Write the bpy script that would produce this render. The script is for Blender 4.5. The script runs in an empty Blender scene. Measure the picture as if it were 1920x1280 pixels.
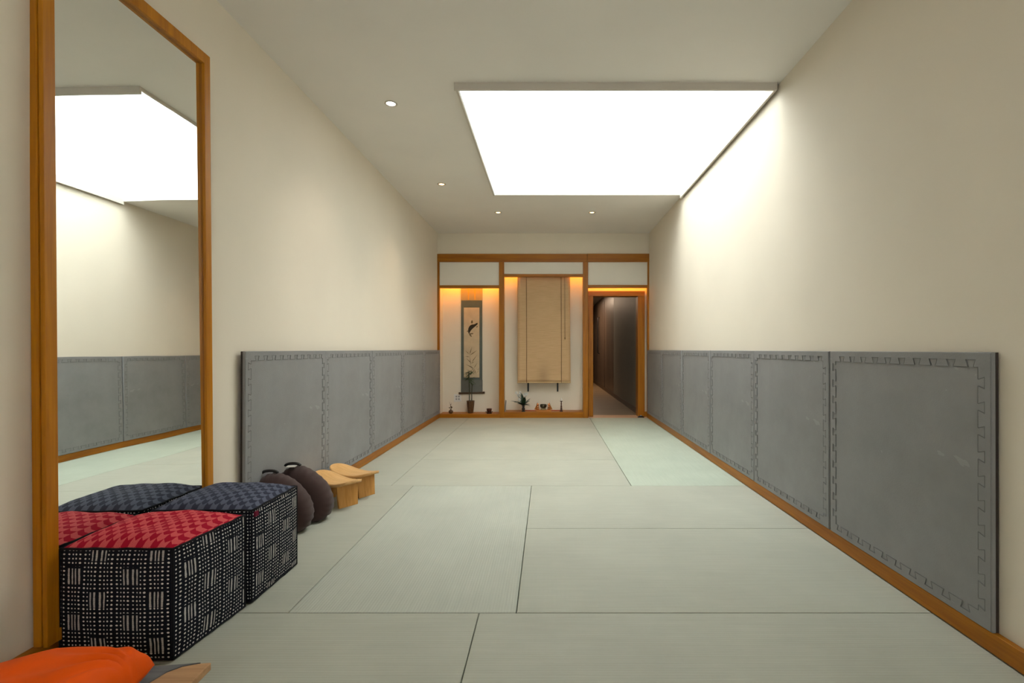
import bpy, bmesh, math, random
from mathutils import Vector, Matrix, noise
random.seed(7)
S = bpy.context.scene
C = S.collection
PI = math.pi
sin, cos = math.sin, math.cos

# ------------------------------------------------------------------ camera
cam_d = bpy.data.cameras.new('camera')
cam = bpy.data.objects.new('camera', cam_d)
C.objects.link(cam)
cam.location = (0, 0, 1.072)
cam.rotation_euler = (PI / 2, 0, 0)
cam_d.sensor_width = 36
cam_d.lens = 923 / 1920 * 36
cam_d.shift_x = -67 / 1920
cam_d.shift_y = 15 / 1920
cam_d.clip_start = 0.05
S.camera = cam

# ------------------------------------------------------------------ sky and exposure
S.view_settings.view_transform = 'Standard'
S.view_settings.look = 'None'
S.view_settings.gamma = 1
S.view_settings.use_curve_mapping = False
S.view_settings.exposure = 0.95
W = bpy.data.worlds.new('sky')
S.world = W
W.use_nodes = True
bg = W.node_tree.nodes['Background']
bg.inputs[0].default_value = (1.0, 0.985, 0.96, 1)
bg.inputs[1].default_value = 8.0


def area_light(name, loc, rot, size, size_y, power, color, portal=False, spread=PI):
    d = bpy.data.lights.new(name, 'AREA')
    d.shape = 'RECTANGLE'
    d.size, d.size_y = size, size_y
    d.energy, d.color = power, color
    d.spread = spread
    if portal:
        d.cycles.is_portal = True
    o = bpy.data.objects.new(name, d)
    C.objects.link(o)
    o.location, o.rotation_euler = loc, rot
    return o


# the opening of the skylight (portal that guides the sky's light)
SKX0, SKX1, SKY0, SKY1 = -0.624, 1.566, 3.385, 5.79
SHAFT_TOP = 5.2
area_light('skylight_portal', ((SKX0 + SKX1) / 2, (SKY0 + SKY1) / 2, SHAFT_TOP + 0.02), (0, 0, 0),
           SKX1 - SKX0 + 0.2, SKY1 - SKY0, 1, (1, 1, 1), portal=True)
# opening of an unseen window, added behind the camera to brighten the near room
WX0, WX1, WZ0, WZ1 = -0.1, 0.95, 1.45, 2.35
area_light('window_fill_portal', ((WX0 + WX1) / 2, -1.99, (WZ0 + WZ1) / 2), (math.radians(90), 0, PI), WX1 - WX0, WZ1 - WZ0, 1, (1, 1, 1), portal=True)

# ------------------------------------------------------------------ room dimensions
XL, XR = -1.733, 1.592
YN, YB = -1.9, 7.73
H = 2.898

# ------------------------------------------------------------------ materials


def nt(name, rough=0.6, color=None, **kw):
    m = bpy.data.materials.new(name)
    m.use_nodes = True
    t = m.node_tree
    p = t.nodes['Principled BSDF']
    p.inputs['Roughness'].default_value = rough
    if color:
        p.inputs['Base Color'].default_value = (*color, 1)
    for k, v in kw.items():
        p.inputs[k.replace('_', ' ')].default_value = v
    return m, t, p


def nd(t, kind, **ins):
    n = t.nodes.new(kind)
    for k, v in ins.items():
        if hasattr(n, k):
            setattr(n, k, v)
    return n


def coords(t, scale=(1, 1, 1), kind='Object'):
    tc = t.nodes.new('ShaderNodeTexCoord')
    mp = t.nodes.new('ShaderNodeMapping')
    mp.inputs['Scale'].default_value = scale
    t.links.new(tc.outputs[kind], mp.inputs['Vector'])
    return mp.outputs['Vector']


def noise_tex(t, vec, scale, detail=4, rough=0.5, dist=0.0):
    n = t.nodes.new('ShaderNodeTexNoise')
    n.inputs['Scale'].default_value = scale
    n.inputs['Detail'].default_value = detail
    n.inputs['Roughness'].default_value = rough
    n.inputs['Distortion'].default_value = dist
    t.links.new(vec, n.inputs['Vector'])
    return n.outputs['Fac']


def ramp(t, fac, stops):
    r = t.nodes.new('ShaderNodeValToRGB')
    e = r.color_ramp.elements
    while len(e) < len(stops):
        e.new(0.5)
    for k, (pos, col) in enumerate(stops):
        e[k].position = pos
        e[k].color = (*col, 1)
    t.links.new(fac, r.inputs['Fac'])
    return r.outputs['Color']


def bump(t, p, h, strength, dist):
    b = t.nodes.new('ShaderNodeBump')
    b.inputs['Strength'].default_value = strength
    b.inputs['Distance'].default_value = dist
    t.links.new(h, b.inputs['Height'])
    t.links.new(b.outputs['Normal'], p.inputs['Normal'])


def math_n(t, op, a, b=None, c=None):
    n = t.nodes.new('ShaderNodeMath')
    n.operation = op
    for k, v in enumerate((a, b, c)):
        if v is None:
            continue
        if isinstance(v, (int, float)):
            n.inputs[k].default_value = v
        else:
            t.links.new(v, n.inputs[k])
    return n.outputs[0]


def mix_col(t, fac, a, b):
    n = t.nodes.new('ShaderNodeMix')
    n.data_type = 'RGBA'
    for k, v in ((0, fac), (6, a), (7, b)):
        if isinstance(v, tuple):
            n.inputs[k].default_value = (*v, 1)
        elif isinstance(v, (int, float)):
            n.inputs[k].default_value = v
        else:
            t.links.new(v, n.inputs[k])
    return n.outputs[2]


def mat_paint(name, col, var=0.04, rough=0.75):
    m, t, p = nt(name, rough)
    v = coords(t)
    f = noise_tex(t, v, 1.3, 3)
    c2 = tuple(x * (1 - var) for x in col)
    t.links.new(ramp(t, f, [(0.35, c2), (0.65, col)]), p.inputs['Base Color'])
    bump(t, p, noise_tex(t, v, 220, 2), 0.06, 0.002)
    p.inputs['Specular IOR Level'].default_value = 0.25
    return m


def mat_wood(name, dark, light, axis, rough=0.42, k=1.0):
    m, t, p = nt(name, rough)
    sc = [26 * k, 26 * k, 26 * k]
    sc['XYZ'.index(axis)] = 1.1 * k
    v = coords(t, tuple(sc))
    f = noise_tex(t, v, 1.0, 6, 0.6, 0.6)
    v2 = coords(t, tuple(x * 4.5 for x in sc))
    g = noise_tex(t, v2, 1.0, 3)
    s = math_n(t, 'ADD', math_n(t, 'MULTIPLY', f, 0.7), math_n(t, 'MULTIPLY', g, 0.3))
    t.links.new(ramp(t, s, [(0.36, dark), (0.62, light)]), p.inputs['Base Color'])
    bump(t, p, g, 0.08, 0.001)
    p.inputs['Specular IOR Level'].default_value = 0.35
    return m


def mat_tatami(name, col, axis):
    m, t, p = nt(name, 0.62)
    v = coords(t)
    sep = t.nodes.new('ShaderNodeSeparateXYZ')
    t.links.new(v, sep.inputs[0])
    u = sep.outputs['Y' if axis == 'X' else 'X']
    w = sep.outputs['X' if axis == 'X' else 'Y']
    rib = math_n(t, 'SINE', math_n(t, 'MULTIPLY', u, 2 * PI / 0.0125))
    thr = math_n(t, 'SINE', math_n(t, 'MULTIPLY', w, 2 * PI / 0.019))
    hgt = math_n(t, 'ADD', math_n(t, 'MULTIPLY', rib, 0.5), math_n(t, 'MULTIPLY', thr, 0.12))
    f = noise_tex(t, v, 2.2, 5, 0.6)
    sc = (3, 90, 1) if axis == 'X' else (90, 3, 1)
    g = noise_tex(t, coords(t, sc), 1.0, 3)
    s = math_n(t, 'ADD', math_n(t, 'MULTIPLY', f, 0.6), math_n(t, 'MULTIPLY', g, 0.4))
    base = ramp(t, s, [(0.3, tuple(x * 0.88 for x in col)), (0.7, tuple(min(1, x * 1.07) for x in col))])
    groove = math_n(t, 'MULTIPLY', math_n(t, 'LESS_THAN', rib, -0.55), 0.12)
    t.links.new(mix_col(t, groove, base, tuple(x * 0.55 for x in col)), p.inputs['Base Color'])
    bump(t, p, hgt, 0.35, 0.0012)
    p.inputs['Specular IOR Level'].default_value = 0.4
    return m


def mat_foam(name, col):
    m, t, p = nt(name, 0.55)
    v = coords(t)
    f = noise_tex(t, v, 3.0, 6, 0.65)
    base = ramp(t, f, [(0.3, tuple(x * 0.86 for x in col)), (0.7, tuple(x * 1.08 for x in col))])
    sc = noise_tex(t, coords(t, (7, 34, 9)), 1.0, 2, 0.5, 1.5)
    scr = math_n(t, 'MULTIPLY', math_n(t, 'GREATER_THAN', sc, 0.715), 0.25)
    t.links.new(mix_col(t, scr, base, tuple(min(1, x * 1.7) for x in col)), p.inputs['Base Color'])
    vo = t.nodes.new('ShaderNodeTexVoronoi')
    vo.inputs['Scale'].default_value = 150
    t.links.new(v, vo.inputs['Vector'])
    bump(t, p, vo.outputs['Distance'], 0.25, 0.0012)
    p.inputs['Specular IOR Level'].default_value = 0.45
    return m


def mat_dots():
    # resist-dyed cloth: columns of white dots, with blocks of dashes in turn
    m, t, p = nt('dotted_cotton', 0.9)
    uv = coords(t, kind='UV')
    wob = noise_tex(t, uv, 12, 2)
    sep = t.nodes.new('ShaderNodeSeparateXYZ')
    t.links.new(uv, sep.inputs[0])
    u = math_n(t, 'ADD', sep.outputs[0], math_n(t, 'MULTIPLY', wob, 0.008))
    u = math_n(t, 'ADD', u, math_n(t, 'MULTIPLY', math_n(t, 'SINE', math_n(t, 'MULTIPLY', u, 2 * PI / 0.0592)), 0.0028))
    v = math_n(t, 'ADD', sep.outputs[1], math_n(t, 'MULTIPLY', wob, 0.004))
    cw = 0.0148
    uc = math_n(t, 'DIVIDE', u, cw)
    idx = math_n(t, 'MODULO', math_n(t, 'FLOOR', uc), 14)
    cu = math_n(t, 'SUBTRACT', math_n(t, 'FRACT', uc), 0.5)

    def between(a, b):
        return math_n(t, 'MULTIPLY', math_n(t, 'GREATER_THAN', idx, a - 0.5), math_n(t, 'LESS_THAN', idx, b + 0.5))
    A = between(2, 5)
    B = between(8, 11)
    pv = math_n(t, 'DIVIDE', v, 0.159)
    fa = math_n(t, 'FRACT', pv)
    fb = math_n(t, 'FRACT', math_n(t, 'ADD', pv, 0.5))
    da = math_n(t, 'MULTIPLY', A, math_n(t, 'LESS_THAN', fa, 0.34))
    db = math_n(t, 'MULTIPLY', B, math_n(t, 'LESS_THAN', fb, 0.34))
    dash = math_n(t, 'ADD', da, db)
    ga = math_n(t, 'MULTIPLY', A, math_n(t, 'LESS_THAN', math_n(t, 'ABSOLUTE', math_n(t, 'SUBTRACT', fa, 0.36)), 0.022))
    gb = math_n(t, 'MULTIPLY', B, math_n(t, 'LESS_THAN', math_n(t, 'ABSOLUTE', math_n(t, 'SUBTRACT', fb, 0.36)), 0.022))
    gap = math_n(t, 'ADD', ga, gb)
    cv = math_n(t, 'SUBTRACT', math_n(t, 'FRACT', math_n(t, 'DIVIDE', v, 0.0142)), 0.5)
    r = math_n(t, 'SQRT', math_n(t, 'ADD', math_n(t, 'POWER', cu, 2), math_n(t, 'MULTIPLY', math_n(t, 'POWER', cv, 2), 1.25)))
    fine = noise_tex(t, coords(t, (60, 60, 60), 'UV'), 1.0, 1)
    dot = math_n(t, 'LESS_THAN', r, math_n(t, 'ADD', 0.08, math_n(t, 'MULTIPLY', fine, 0.28)))
    line = math_n(t, 'LESS_THAN', math_n(t, 'ABSOLUTE', cu), math_n(t, 'ADD', 0.1, math_n(t, 'MULTIPLY', fine, 0.2)))
    nick = math_n(t, 'GREATER_THAN', math_n(t, 'FRACT', math_n(t, 'DIVIDE', v, 0.0042)), 0.22)
    line = math_n(t, 'MULTIPLY', math_n(t, 'MULTIPLY', line, nick), 0.8)
    inv = math_n(t, 'SUBTRACT', 1.0, dash)
    white = math_n(t, 'ADD', math_n(t, 'MULTIPLY', dash, line), math_n(t, 'MULTIPLY', inv, dot))
    white = math_n(t, 'MULTIPLY', white, math_n(t, 'SUBTRACT', 1.0, gap))
    t.links.new(mix_col(t, white, (0.010, 0.011, 0.017), (0.72, 0.70, 0.66)), p.inputs['Base Color'])
    p.inputs['Specular IOR Level'].default_value = 0.1
    return m


def mat_hound(name, dark, light):
    m, t, p = nt(name, 0.85)
    uv = coords(t, kind='UV')
    sep = t.nodes.new('ShaderNodeSeparateXYZ')
    t.links.new(uv, sep.inputs[0])
    c = 0.0265
    a = math_n(t, 'DIVIDE', sep.outputs[0], c)
    b = math_n(t, 'DIVIDE', sep.outputs[1], c)
    # slanted points on every check
    saw = math_n(t, 'MULTIPLY', math_n(t, 'SUBTRACT', math_n(t, 'PINGPONG', a, 0.5), 0.25), 0.9)
    b2 = math_n(t, 'ADD', b, saw)
    par = math_n(t, 'MODULO', math_n(t, 'ADD', math_n(t, 'FLOOR', a), math_n(t, 'FLOOR', b2)), 2)
    par = math_n(t, 'ABSOLUTE', par)
    tex = noise_tex(t, coords(t, (420, 420, 420), 'UV'), 1.0, 2)
    fac = math_n(t, 'MULTIPLY', math_n(t, 'GREATER_THAN', par, 0.5), math_n(t, 'ADD', 0.3, math_n(t, 'MULTIPLY', tex, 0.9)))
    t.links.new(mix_col(t, fac, dark, light), p.inputs['Base Color'])
    bump(t, p, tex, 0.3, 0.001)
    p.inputs['Specular IOR Level'].default_value = 0.15
    return m


def mat_cloth(name, col, scale=300, rough=0.85, sheen=0.0):
    m, t, p = nt(name, rough)
    v = coords(t)
    f = noise_tex(t, v, 9, 4)
    t.links.new(ramp(t, f, [(0.3, tuple(x * 0.85 for x in col)), (0.7, col)]), p.inputs['Base Color'])
    bump(t, p, noise_tex(t, v, scale, 2), 0.25, 0.001)
    p.inputs['Sheen Weight'].default_value = sheen
    p.inputs['Specular IOR Level'].default_value = 0.15
    return m


def mat_plain(name, col, rough=0.5, metallic=0.0, spec=0.5, var=0.1):
    m, t, p = nt(name, rough)
    f = noise_tex(t, coords(t), 30, 3)
    t.links.new(ramp(t, f, [(0.3, tuple(x * (1 - var) for x in col)), (0.7, col)]), p.inputs['Base Color'])
    p.inputs['Metallic'].default_value = metallic
    p.inputs['Specular IOR Level'].default_value = spec
    return m


def mat_emit(name, col, strength):
    m, t, p = nt(name, 0.4, col)
    p.inputs['Emission Color'].default_value = (*col, 1)
    p.inputs['Emission Strength'].default_value = strength
    return m


M = {}
M['wall'] = mat_paint('cream_paint', (0.83, 0.75, 0.625))
M['ceiling'] = mat_paint('ceiling_paint', (0.88, 0.84, 0.785))
M['panel'] = mat_paint('plaster_panel', (0.87, 0.82, 0.72))
M['shaft'] = mat_paint('white_paint', (0.84, 0.85, 0.85), 0.01)
M['shaft_trim'] = mat_paint('curb_paint', (0.62, 0.57, 0.50), 0.02)
WD, WL = (0.29, 0.092, 0.002), (0.43, 0.155, 0.003)
M['frame_wood'] = mat_wood('mirror_frame_wood', (0.40, 0.135, 0.002), (0.56, 0.215, 0.004), 'Z')
for ax in 'XYZ':
    M['wood' + ax] = mat_wood('fir_' + ax.lower(), WD, WL, ax)
    M['dark_wood' + ax] = mat_wood('shelf_wood_' + ax.lower(), (0.05, 0.028, 0.014), (0.09, 0.05, 0.025), ax)
M['door_wood'] = mat_wood('casing_wood', (0.31, 0.10, 0.002), (0.44, 0.16, 0.004), 'Z')
M['bench_wood'] = mat_wood('bench_wood', (0.62, 0.33, 0.11), (0.76, 0.45, 0.18), 'X', 0.4, 1.3)
M['bench_leg'] = mat_wood('bench_leg_wood', (0.50, 0.23, 0.05), (0.66, 0.33, 0.09), 'Z', 0.4, 1.3)
TC = (0.405, 0.41, 0.34)
M['tatami_x'] = mat_tatami('rush_weave_across', TC, 'X')
M['tatami_y'] = mat_tatami('rush_weave_along', (0.42, 0.435, 0.37), 'Y')
M['tatami_green'] = mat_tatami('green_rush_weave', (0.425, 0.475, 0.39), 'Y')
M['foam'] = mat_foam('grey_foam', (0.262, 0.26, 0.262))
M['foam_back'] = mat_plain('brown_foam', (0.035, 0.024, 0.02), 0.7)
M['dots'] = mat_dots()
M['red_top'] = mat_hound('red_check_cloth', (0.40, 0.004, 0.025), (0.74, 0.125, 0.125))
M['blue_top'] = mat_hound('slate_check_cloth', (0.035, 0.04, 0.065), (0.125, 0.14, 0.20))
M['piping'] = mat_cloth('black_piping', (0.012, 0.012, 0.016))
M['orange'] = mat_cloth('orange_silk', (0.93, 0.105, 0.0), 90, 0.6, 0.0)
M['brown'] = mat_cloth('brown_cotton', (0.062, 0.036, 0.033), 260, 0.8, 0.15)
M['black'] = mat_plain('black_metal', (0.012, 0.010, 0.010), 0.45)
M['white_tag'] = mat_plain('white_tag', (0.6, 0.56, 0.52), 0.7)
M['grey_felt'] = mat_wood('grey_felt', (0.10, 0.10, 0.105), (0.165, 0.165, 0.17), 'X', 0.8)


def mat_mirror():
    m, t, p = nt('silvered_glass', 0.0, (0.90, 0.92, 0.90))
    p.inputs['Metallic'].default_value = 1.0
    bump(t, p, noise_tex(t, coords(t), 2.2, 1), 0.012, 0.05)
    return m


M['mirror'] = mat_mirror()

# ------------------------------------------------------------------ mesh helpers


def box(bm, x0, x1, y0, y1, z0, z1):
    v = [bm.verts.new((x, y, z)) for x in (x0, x1) for y in (y0, y1) for z in (z0, z1)]
    for q in ((0, 1, 3, 2), (4, 6, 7, 5), (0, 4, 5, 1), (2, 3, 7, 6), (0, 2, 6, 4), (1, 5, 7, 3)):
        bm.faces.new([v[i] for i in q])
    return v


def bx(*a):
    bm = bmesh.new()
    box(bm, *a)
    return bm


def tube(bm, pts, r, n=8, caps=True):
    pts = [Vector(p) for p in pts]
    rs = r if isinstance(r, (list, tuple)) else [r] * len(pts)
    rings = []
    up = None
    for i, p in enumerate(pts):
        d = (pts[min(i + 1, len(pts) - 1)] - pts[max(i - 1, 0)]).normalized()
        if up is None:
            up = Vector((0, 0, 1)) if abs(d.z) < 0.9 else Vector((1, 0, 0))
        a = d.cross(up)
        if a.length < 1e-5:
            a = d.cross(Vector((0, 1, 0)))
        a.normalize()
        b = d.cross(a).normalized()
        up = a.cross(d).normalized()
        rings.append([bm.verts.new(p + (a * cos(2 * PI * k / n) + b * sin(2 * PI * k / n)) * rs[i]) for k in range(n)])
    for A, B in zip(rings, rings[1:]):
        for k in range(n):
            bm.faces.new((A[k], A[(k + 1) % n], B[(k + 1) % n], B[k]))
    if caps:
        bm.faces.new(rings[0][::-1])
        bm.faces.new(rings[-1])


def lathe(bm, prof, cx=0, cy=0, cz=0, n=28):
    rings = []
    for r, z in prof:
        if r < 1e-6:
            rings.append([bm.verts.new((cx, cy, cz + z))])
        else:
            rings.append([bm.verts.new((cx + r * cos(2 * PI * k / n), cy + r * sin(2 * PI * k / n), cz + z)) for k in range(n)])
    for A, B in zip(rings, rings[1:]):
        for k in range(n):
            a0, a1 = A[k % len(A)], A[(k + 1) % len(A)]
            b0, b1 = B[k % len(B)], B[(k + 1) % len(B)]
            vs = []
            for q in (a0, a1, b1, b0):
                if q not in vs:
                    vs.append(q)
            if len(vs) > 2:
                bm.faces.new(vs)


def patch(bm, nu, nv, f, uvf=None):
    lay = bm.loops.layers.uv.verify() if uvf else None
    g = [[bm.verts.new(f(i / nu, j / nv)) for j in range(nv + 1)] for i in range(nu + 1)]
    for i in range(nu):
        for j in range(nv):
            fc = bm.faces.new((g[i][j], g[i + 1][j], g[i + 1][j + 1], g[i][j + 1]))
            if uvf:
                for l, (a, b) in zip(fc.loops, ((i, j), (i + 1, j), (i + 1, j + 1), (i, j + 1))):
                    l[lay].uv = uvf(a / nu, b / nv)
    return g


def prism(bm, pts, axis, a0, a1):
    """polygon PTS in the two axes other than AXIS, extruded from a0 to a1"""
    def mk(p, a):
        if axis == 'Y':
            return (p[0], a, p[1])
        if axis == 'X':
            return (a, p[0], p[1])
        return (p[0], p[1], a)
    A = [bm.verts.new(mk(p, a0)) for p in pts]
    B = [bm.verts.new(mk(p, a1)) for p in pts]
    bm.faces.new(A)
    bm.faces.new(B[::-1])
    n = len(pts)
    for k in range(n):
        bm.faces.new((A[k], B[k], B[(k + 1) % n], A[(k + 1) % n]))


def link_mesh(name, bm, m, parent=None, bevel=0.0, smooth=False, seg=2, weld=False):
    if weld:
        bmesh.ops.remove_doubles(bm, verts=bm.verts, dist=1e-5)
    bmesh.ops.recalc_face_normals(bm, faces=bm.faces)
    me = bpy.data.meshes.new(name)
    bm.to_mesh(me)
    bm.free()
    me.materials.append(m)
    if smooth:
        for p in me.polygons:
            p.use_smooth = True
    o = bpy.data.objects.new(name, me)
    C.objects.link(o)
    if parent:
        o.parent = parent
    if bevel:
        b = o.modifiers.new('bevel', 'BEVEL')
        b.width = bevel
        b.segments = seg
        b.limit_method = 'ANGLE'
        b.angle_limit = math.radians(40)
    return o


def tag(o, label, cat, group=None, kind=None):
    o['label'] = label
    o['category'] = cat
    if group:
        o['group'] = group
    if kind:
        o['kind'] = kind
    return o


def thing(name, label, cat, loc=(0, 0, 0), rotz=0, group=None):
    o = bpy.data.objects.new(name, None)
    o.empty_display_size = 0.1
    C.objects.link(o)
    o.location = loc
    o.rotation_euler = (0, 0, rotz)
    return tag(o, label, cat, group)


def struct(name, bm, m, label=None, cat=None, bevel=0.0, parent=None):
    o = link_mesh(name, bm, m, parent, bevel)
    if not parent:
        o['kind'] = 'structure'
        if label:
            o['label'] = label
            o['category'] = cat
    return o


def dup(root, loc, rot, label, group=None):
    r = root.copy()
    C.objects.link(r)
    r.location = loc
    r.rotation_euler = rot
    r['label'] = label
    if group:
        r['group'] = group
    for ch in list(root.children):
        c = ch.copy()
        C.objects.link(c)
        c.parent = r
        for g in ch.children:
            d = g.copy()
            C.objects.link(d)
            d.parent = c
    return r


# ------------------------------------------------------------------ room shell
T = 0.12
bm = bmesh.new()
box(bm, XL - T, XR + T, YN - T, 8.08, -0.15, -0.035)
struct('floor', bm, M['tatami_x'], 'sub-floor under the pale green tatami mats', 'floor')
bm = bx(XL, XR, YN, 1.07, -0.034, -0.001)
struct('floor_entry', bm, M['tatami_x'], 'matting of the floor by the entrance end of the room', 'floor')

bm = bmesh.new()
box(bm, XL - T, XR + T, YN - T, SKY0, H, H + 0.1)
box(bm, XL - T, XR + T, SKY1, 8.08, H, H + 0.1)
box(bm, XL - T, SKX0, SKY0, SKY1, H, H + 0.1)
box(bm, SKX1 + 0.002, XR + T, SKY0, SKY1, H, H + 0.1)
struct('ceiling', bm, M['ceiling'], 'smooth warm grey ceiling with a large skylight opening', 'ceiling')

struct('wall_left', bx(XL - T, XL, YN - T, 8.08, -0.15, H), M['wall'], 'long cream wall that carries the tall mirror', 'wall')
struct('wall_right', bx(XR, XR + T, YN - T, 8.08, -0.15, H), M['wall'], 'long cream wall under the skylight edge', 'wall')
bm = bmesh.new()
box(bm, XL, WX0, YN - T, YN, -0.15, H)
box(bm, WX1, XR, YN - T, YN, -0.15, H)
box(bm, WX0, WX1, YN - T, YN, -0.15, WZ0)
box(bm, WX0, WX1, YN - T, YN, WZ1, H)
struct('wall_front', bm, M['wall'], 'cream wall at the entrance end of the room', 'wall')

# skylight shaft
bm = bmesh.new()
z0, z1 = H + 0.1, SHAFT_TOP
box(bm, SKX0 - 0.06, SKX0, SKY0 - 0.06, SKY1 + 0.06, z0, z1)
box(bm, SKX0, SKX1 + 0.16, SKY0 - 0.06, SKY0, z0, z1)
box(bm, SKX0, SKX1 + 0.16, SKY1, SKY1 + 0.06, z0, z1)
box(bm, SKX1, SKX1 + 0.10, SKY0, SKY1, H, H + 0.53)
box(bm, SKX1 + 0.10, SKX1 + 0.16, SKY0, SKY1, H, z1)
# white reveal of the ceiling slab
box(bm, SKX0 - 0.004, SKX0 + 0.004, SKY0, SKY1, H - 0.01, z0)
box(bm, SKX0, SKX1, SKY1 - 0.004, SKY1 + 0.004, H - 0.01, z0)
box(bm, SKX0, SKX1, SKY0 - 0.004, SKY0 + 0.004, H - 0.01, z0)
struct('wall_skylight', bm, M['shaft'], 'white light shaft above the skylight opening', 'wall')
# the curb that hangs a little below the ceiling round the opening
bm = bmesh.new()
a, b, c, d = SKX0, SKX1 + 0.006, SKY0, SKY1
w, dz = 0.018, 0.05
box(bm, a - w, b, c - w, c, H - dz, H + 0.02)
box(bm, a - w, a, c, d, H - dz + 0.03, H + 0.02)
box(bm, b - w, b, c, d, H - dz, H + 0.02)
box(bm, a - w, b, d, d + w, H - 0.006, H + 0.02)
struct('trim_1', bm, M['shaft_trim'], 'narrow curb lining the rim of the skylight', 'trim', 0.002)
# glazing on top of the shaft
gm = bpy.data.materials.new('skylight_glass')
gm.use_nodes = True
t = gm.node_tree
t.nodes.clear()
out = t.nodes.new('ShaderNodeOutputMaterial')
tr = t.nodes.new('ShaderNodeBsdfTransparent')
tr.inputs[0].default_value = (0.94, 0.97, 0.97, 1)
gl = t.nodes.new('ShaderNodeBsdfGlossy')
gl.inputs['Roughness'].default_value = 0.05
mx = t.nodes.new('ShaderNodeMixShader')
mx.inputs[0].default_value = 0.06
t.links.new(tr.outputs[0], mx.inputs[1])
t.links.new(gl.outputs[0], mx.inputs[2])
t.links.new(mx.outputs[0], out.inputs[0])
bm = bmesh.new()
fx0, fx1, fy0, fy1 = SKX0 - 0.06, SKX1 + 0.16, SKY0 - 0.06, SKY1 + 0.06
box(bm, fx0, fx1, fy0, fy0 + 0.06, z1, z1 + 0.05)
box(bm, fx0, fx1, fy1 - 0.06, fy1, z1, z1 + 0.05)
box(bm, fx0, fx0 + 0.06, fy0 + 0.06, fy1 - 0.06, z1, z1 + 0.05)
box(bm, fx1 - 0.06, fx1, fy0 + 0.06, fy1 - 0.06, z1, z1 + 0.05)
win = struct('window_1', bm, M['shaft'], 'large white framed skylight glazing over the light shaft', 'skylight')
fill_win = struct('window_fill', bx(-0.03, 0.03, YN - 0.09, YN - 0.03, WZ0, WZ1), M['woodZ'], 'unseen window added for fill light at the entrance end of the room', 'window')  # added out of view to let in fill light from the sky
link_mesh('pane', bx(WX0, WX1, YN - 0.064, YN - 0.058, WZ0, WZ1), gm, fill_win)  # pane of the added, unseen fill window
link_mesh('pane', bx(fx0 + 0.055, fx1 - 0.055, fy0 + 0.055, fy1 - 0.055, z1 + 0.03, z1 + 0.036), gm, win)

# baseboards
struct('baseboard_left', bx(XL, -1.697, YN, YB - 0.002, 0.0, 0.072), M['woodY'], 'amber wooden baseboard below the mirror wall', 'baseboard', 0.002)
struct('baseboard_right', bx(1.567, XR, YN, YB - 0.002, 0.0, 0.072), M['woodY'], 'amber wooden baseboard along the wall beside the doorway', 'baseboard', 0.002)

# ------------------------------------------------------------------ alcove wall


def PX(p, Y=YB):
    return (p - 1027) / 923 * Y


def PZ(p, Y=YB):
    return 1.072 - (p - 655) / 923 * Y


YA = 8.0            # back of the alcoves
P1 = (-0.765, -0.685)
P2 = (0.553, 0.633)
ZB0, ZB1 = 2.445, 2.571      # header beam
ZL, ZC, ZR = 2.038, 2.215, 2.043   # underside of the lintels
bm = bmesh.new()
box(bm, XL, P2[0] + 0.065, YB + 0.012, YB + 0.09, ZB1 - 0.02, H)
box(bm, P2[0] + 0.065, XR, YB + 0.010, YB + 0.09, ZB1 - 0.02, H)
# alcove rear walls and cheeks
box(bm, XL, P2[0] + 0.03, YA, YA + 0.08, -0.1, H)
box(bm, -1.733, -1.706, YB + 0.02, YA, -0.02, ZB1)
box(bm, P1[0] + 0.008, P1[1] - 0.008, YB + 0.06, YA, -0.02, ZB1)
box(bm, P2[0] + 0.008, P2[1] - 0.008, YB + 0.06, YA + 0.08, -0.02, ZB1)
# door recess rear wall
YD = 7.93
box(bm, P2[1] - 0.01, 0.715, YD, YD + 0.10, -0.02, ZB1)
box(bm, 1.455, XR, YD, YD + 0.10, -0.02, ZB1)
box(bm, 0.715, 1.455, YD, YD + 0.10, 1.935, ZB1)
# recess ceilings
box(bm, XL, P1[0] + 0.01, YB + 0.05, YA, ZL + 0.16, ZL + 0.2)
box(bm, P1[1] - 0.01, P2[0] + 0.01, YB + 0.05, YA, ZC + 0.14, ZC + 0.18)
box(bm, P2[1] - 0.01, XR, YB + 0.05, YD, ZR + 0.14, ZR + 0.18)
struct('wall_back', bm, M['wall'], 'cream alcove wall at the end of the room', 'wall')
bm = bmesh.new()
box(bm, -1.70, P1[0] + 0.004, YB + 0.016, YB + 0.06, ZL + 0.02, ZB0 + 0.004)
box(bm, P1[1] - 0.004, P2[0] + 0.004, YB + 0.016, YB + 0.06, ZC + 0.02, ZB0 + 0.004)
box(bm, P2[1] - 0.004, XR - 0.025, YB + 0.016, YB + 0.06, ZR + 0.02, ZB0 + 0.004)
struct('wall_transom', bm, M['panel'], 'pale plaster transom panels between the beam and the lintels', 'wall')

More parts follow.
